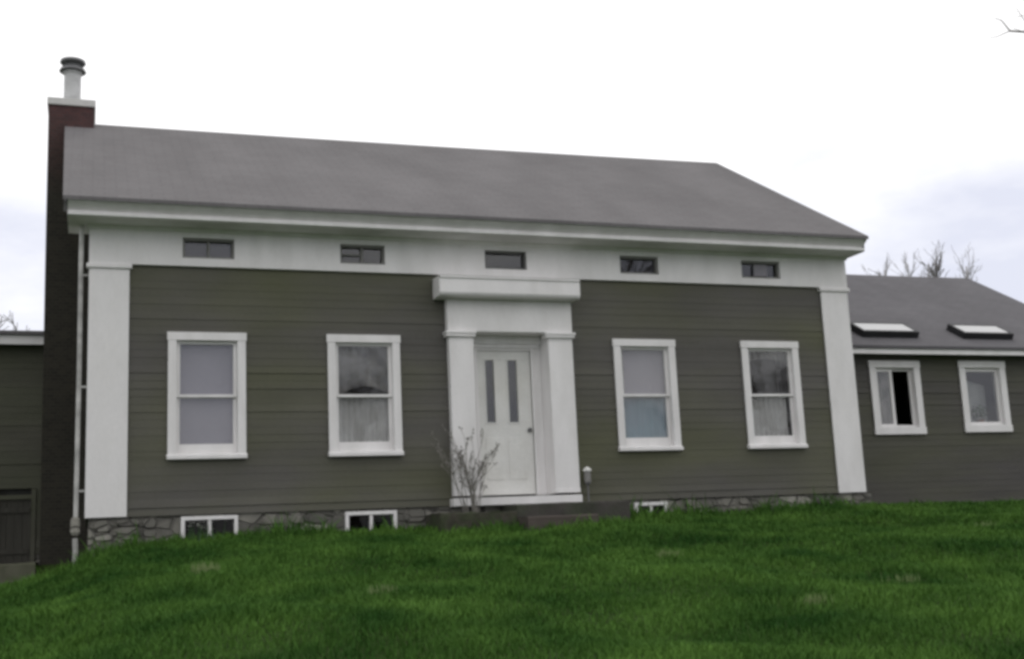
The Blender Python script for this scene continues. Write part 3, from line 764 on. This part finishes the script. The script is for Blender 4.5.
def bare_tree(loc, hgt, r, label, seed, m='bark', depth=5, spread=(18, 48), lean=(0, 0), group=None, rmin=.004, first=.35):
    rng = random.Random(seed)
    t = thing('bare_tree', label, 'tree', loc, group)
    tr = MB(); cr = MB()
    th = hgt*first; n = 6; pts = []; rad = []
    for i in range(n+1):
        k = i/n; pts.append(Vector((lean[0]*k*th+rng.uniform(-.03, .03)*th*.4*k, lean[1]*k*th+rng.uniform(-.03, .03)*th*.4*k, k*th-(.3 if i == 0 else 0)))); rad.append(r*(1.25 if i == 0 else 1-.35*k))
    tr.tube(pts, rad, 10); tr.build('trunk', m, t, smooth=True)
    for k in range(5):
        a = 2*math.pi*(k/5)+rng.uniform(-.4, .4); up = rng.uniform(.8, 1.9)
        grow(cr, pts[-1-(k % 2)], Vector((math.cos(a), math.sin(a), up)), hgt*.27*rng.uniform(.8, 1.15), rad[-1]*.6, depth-1, rng, spread, .7, (2, 3), 4, 0, None, rmin)
    cr.build('crown', m, t)
    return t

def at(u, v, dist):
    d = CF*FPX+CR*(u-512)-CU*(v-329.5)
    return CAM+d.normalized()*dist
# tops showing over the wing's ridge: slim leafless trees on the rise behind the house
tops = [(884, 254, 62, 'thin bare tree showing nearest the main roof, above the wing ridge'), (903, 247, 66, 'forked bare tree showing second above the wing ridge'),
        (921, 249, 70, 'pale slim bare tree in the middle above the wing ridge'), (940, 243, 60, 'darker upright bare tree above the wing ridge'), (962, 251, 68, 'faint bare tree nearest the ridge end of the wing')]
def slim_tree(loc, hgt, r, label, seed, m, group):
    rng = random.Random(seed); t = thing('bare_tree', label, 'tree', loc, group)
    pts = []; rad = []; x = y = 0.0
    for i in range(11):
        k = i/10; pts.append(Vector((x, y, k*hgt*.97-(.4 if i == 0 else 0)))); rad.append(r*(1-.72*k)); x += rng.uniform(-.12, .12); y += rng.uniform(-.12, .12)
    MB().tube(pts, rad, 8).build('trunk', m, t, smooth=True)
    cr = MB()
    for k in range(26):
        q = rng.uniform(.68, .97)*10; i = int(q); p = pts[i].lerp(pts[i+1], q-i); a = rng.uniform(0, 6.28)
        grow(cr, p, (math.cos(a)*.42, math.sin(a)*.42, 1), hgt*rng.uniform(.04, .10), .035, 2, rng, (10, 34), .6, (1, 2), 3, 0, None, .009)
    cr.build('crown', m, t); return t
for k, (u, v, dist, lab) in enumerate(tops):
    p = at(u, v, dist); gz = ground_z(p.x, p.y)
    slim_tree((p.x, p.y, gz), (p.z-gz)*.965, .15, lab, 40+k, 'bark_mid' if k == 3 else 'bark_faded', 'bare trees behind the wing')
for k, (u, v, dist, lab) in enumerate([(4, 312, 48, 'bare tree top over the left end of the low roof'), (31, 324, 44, 'low bare tree top between the low roof and the chimney')]):
    p = at(u, v, dist); gz = ground_z(p.x, p.y)
    bare_tree((p.x, p.y, gz), (p.z-gz)*1.0, .14, lab, 60+k, 'bark', 5, (16, 40), group='bare trees behind the low roof', rmin=.012, first=.4)
# tree beyond the right edge whose branch reaches into the picture
p = at(1075, 20, 15.5)
gz = ground_z(p.x, p.y)
t = thing('bare_tree', 'bare tree whose twig tip reaches into the upper right sky', 'tree', (p.x+.9, p.y-.6, gz))
mb = MB(); H = p.z-gz
rng = random.Random(11)
mb.tube([(0, 0, -.3), (.03, .02, H*.3), (-.02, .05, H*.6), (.05, 0, H*.95), (.1, .05, H*1.25)], [.2, .15, .12, .09, .05], 10)
mb.build('trunk', 'bark', t, smooth=True)
cr = MB()
for k in range(9):
    a = rng.uniform(0, 6.28)
    grow(cr, (0, 0, H*rng.uniform(.8, 1.2)), (abs(math.cos(a))*.9+.2, math.sin(a), rng.uniform(.5, 1.2)), 1.5, .04, 3, rng, (20, 50), .65, (1, 2), 4, 0, None, .004)
tip = at(1010, 31, 15.2)-t.location; e1 = at(994, 18, 15.1)-t.location; e2 = at(984, 39, 15.3)-t.location; e3 = at(1016, 8, 15.2)-t.location
root = Vector((0, .02, H*.9))
midp = root.lerp(tip, .55)+Vector((0, 0, .08))
cr.tube([root, root.lerp(midp, .5)+Vector((0, 0, .05)), midp, tip], [.03, .022, .016, .011], 7)
cr.tube([tip, tip.lerp(e1, .5)+Vector((0, 0, .05)), e1], [.009, .006, .003], 5)
cr.tube([tip, tip.lerp(e2, .5)-Vector((0, 0, .02)), e2], [.006, .004, .002], 5)
cr.tube([midp.lerp(tip, .7), midp.lerp(tip, .7).lerp(e3, .5), e3], [.007, .005, .003], 5)
cr.build('branches', 'bark', t)

bare_tree((9.3, -27, ground_z(9.3, -27)), 9.5, .2, 'bare tree in front of the house, mirrored in the second window from the left', 91, 'bark', 5, (16, 42), first=.4, rmin=.012)
bare_tree((27, -26, ground_z(27, -26)), 10.5, .22, 'bare tree in front of the house, mirrored in the last window before the right pilaster', 92, 'bark', 5, (16, 42), first=.4, rmin=.012)
# leafless shrub before the left entrance pilaster
rng = random.Random(21)
sb = (5.22, -.5)
gz = -.13
t = thing('bare_shrub', 'leafless grey shrub before the left entrance pilaster', 'shrub', (sb[0], sb[1], gz))
mb = MB(); tips = []
for k in range(16):
    a = rng.uniform(0, 6.28); q = rng.uniform(.0, .17)
    grow(mb, (q*math.cos(a), q*math.sin(a)*.7, -.06), (math.cos(a)*.16, math.sin(a)*.13, 1), rng.uniform(.5, .86), rng.uniform(.007, .011), 2, rng, (10, 30), .5, (1, 2), 4, 0, tips, .003)
for p, d in tips:
    for _ in range(2):
        q = p+Vector((rng.uniform(-.02, .02), rng.uniform(-.02, .02), rng.uniform(-.03, .02))); s_ = rng.uniform(.007, .014)
        mb.add([q+Vector((s_, 0, 0)), q+Vector((-s_*.5, s_*.8, 0)), q+Vector((-s_*.5, -s_*.8, 0)), q+Vector((0, 0, s_*1.8)), q-Vector((0, 0, s_))],
               [(0, 1, 3), (1, 2, 3), (2, 0, 3), (1, 0, 4), (2, 1, 4), (0, 2, 4)])
mb.build('stems', 'stem', t)

# pale flowers below the first basement window, dry tufts on the lawn
rng = random.Random(31)
def clump(name, label, cat, x, y, spread, n, hgt, m, head, group=None):
    z = ground_z(x, y); t = thing(name, label, cat, (x, y, z), group); a_ = MB(); b_ = MB()
    for _ in range(n):
        px, py = rng.gauss(0, spread), rng.gauss(0, spread*.6); h_ = hgt*rng.uniform(.7, 1.2)
        l_ = Vector((rng.uniform(-.3, .3), rng.uniform(-.3, .3), 1))*h_
        b0 = Vector((px, py, -.02)); sd = Vector((.006, .003, 0))
        a_.add([b0-sd, b0+sd, b0+l_*.6+sd*.8, b0+l_, b0+l_*.6-sd*.8], [(0, 1, 2, 4), (4, 2, 3)])
        if head:
            c = b0+l_
            for q in range(5):
                an = q*1.256+rng.random(); v1 = Vector((math.cos(an), math.sin(an), .25))*head; v2 = Vector((math.cos(an+.7), math.sin(an+.7), .25))*head
                b_.add([c, c+v1*.8, c+(v1+v2)*.62, c+v2*.8], [(0, 1, 2, 3)])
    a_.build('leaves', m, t)
    if head: b_.build('blossoms', 'petal', t)
clump('flower_clump', 'small clump of white flowers under the left basement window', 'flowers', 1.42, -.55, .10, 26, .24, 'leaf', .028)
for u, v, lab, hd in ((385, 594, 'pale dry tuft of grass in the left middle of the lawn', 0), (905, 583, 'pale dry tuft of grass on the right of the lawn', 0),
                      (815, 603, 'wispy pale tuft of grass on the lawn below the right sash window', 0),
                      (205, 570, 'pale low tuft of grass below the left basement window', 0), (668, 556, 'pale tuft of grass below the right basement window', 0),
                      (985, 527, 'pale tuft of grass before the low right wing', 0)):
    d = at(u, v, 1)-CAM; q = CAM.copy()
    for i in range(3000):
        q = CAM+d*(5+i*.005)
        if q.z < ground_z(q.x, q.y)+.03: break
    clump('grass_tuft', lab, 'grass tuft', q.x, q.y, .07, 60, .13, 'straw', 0, 'pale tufts in the lawn')

# ------------------------------------------------------------------ grass of the lawn
rs = np.random.RandomState(3)
NB = 330000
px = rs.uniform(-5.5, 26, NB*4); py = rs.uniform(-12.5, 6.0, NB*4)
dx, dy = px-CAM.x, py-CAM.y
fwd = dx*CF.x+dy*CF.y; side = dx*CR.x+dy*CR.y
ok = (np.abs(side) < fwd*.47+.6) & (fwd > 5.5)
inh = ((px > -.05) & (px < W+.05) & (py > -.02)) | ((px > W-.1) & (py > WY)) | ((px < 0) & (py > 3.15) & (px > -4.6)) | ((px > 4.66) & (px < 7.56) & (py > -.79)) | ((px > 5.76) & (px < 6.87) & (py > -1.25)) | ((px < -.0) & (px > -.8) & (py > 3.7)) | (py > 4.5)
keep = ok & ~inh & (rs.rand(NB*4) < np.clip(9.5/np.maximum(fwd, 1), .25, 1))
px, py, fwd = px[keep][:NB], py[keep][:NB], fwd[keep][:NB]
n = len(px)
pz = np.array([ground_z(a, b) for a, b in zip(px.tolist(), py.tolist())])
clm = .5+.5*np.sin(px*2.3+1.7*np.sin(py*1.9))*np.sin(py*2.7+1.3*np.sin(px*1.6))
hh = rs.uniform(.03, .08, n)*(.6+.85*clm)
near_wall = ((py > -.55) & (py < .1) & (px < W)) | ((py > WY-.5) & (px > W)) | ((px > 4.4) & (px < 8.3) & (py > -1.35))
weed = (py > -.5) & (py < .1) & (px < W) & (np.sin(px*5.1)+np.sin(px*2.3+1) > .15) & (rs.rand(n) < .5)
hh = np.where(weed, hh*rs.uniform(1.2, 2.7, n), hh)
hh = np.where(near_wall & (rs.rand(n) < .6), hh*rs.uniform(1.0, 2.1, n), hh)
ww = np.clip(.0042*fwd/9, .004, .009)*rs.uniform(.8, 1.4, n)
an = rs.uniform(0, 2*np.pi, n); la = rs.uniform(0, 2*np.pi, n); ll = hh*rs.uniform(.2, .9, n)
ax, ay = np.cos(an)*ww, np.sin(an)*ww
lx, ly = np.cos(la)*ll, np.sin(la)*ll
V = np.empty((n, 5, 3))
V[:, 0] = np.stack([px-ax, py-ay, pz-.02], 1); V[:, 1] = np.stack([px+ax, py+ay, pz-.02], 1)
V[:, 2] = np.stack([px+ax*.8+lx*.35, py+ay*.8+ly*.35, pz+hh*.6], 1); V[:, 3] = np.stack([px-ax*.8+lx*.35, py-ay*.8+ly*.35, pz+hh*.6], 1)
V[:, 4] = np.stack([px+lx, py+ly, pz+hh], 1)
me = bpy.data.meshes.new('grass')
me.vertices.add(n*5); me.vertices.foreach_set('co', V.ravel())
b5 = np.arange(n)[:, None]*5
idx = np.concatenate([b5+np.array([[0, 1, 2, 3]]), b5+np.array([[3, 2, 4]])], 1).ravel()
me.loops.add(n*7); me.loops.foreach_set('vertex_index', idx.astype(np.int32))
ls = (np.arange(n)[:, None]*7+np.array([[0, 4]])).ravel()
me.polygons.add(n*2); me.polygons.foreach_set('loop_start', ls.astype(np.int32))
me.polygons.foreach_set('loop_total', np.tile([4, 3], n).astype(np.int32))
me.update(calc_edges=True); me.validate()
me.materials.append(M['grass'])
go = bpy.data.objects.new('grass', me); COL.objects.link(go)
tag(go, 'uneven green lawn grass rising to the foot of the house', 'grass', kind='stuff')
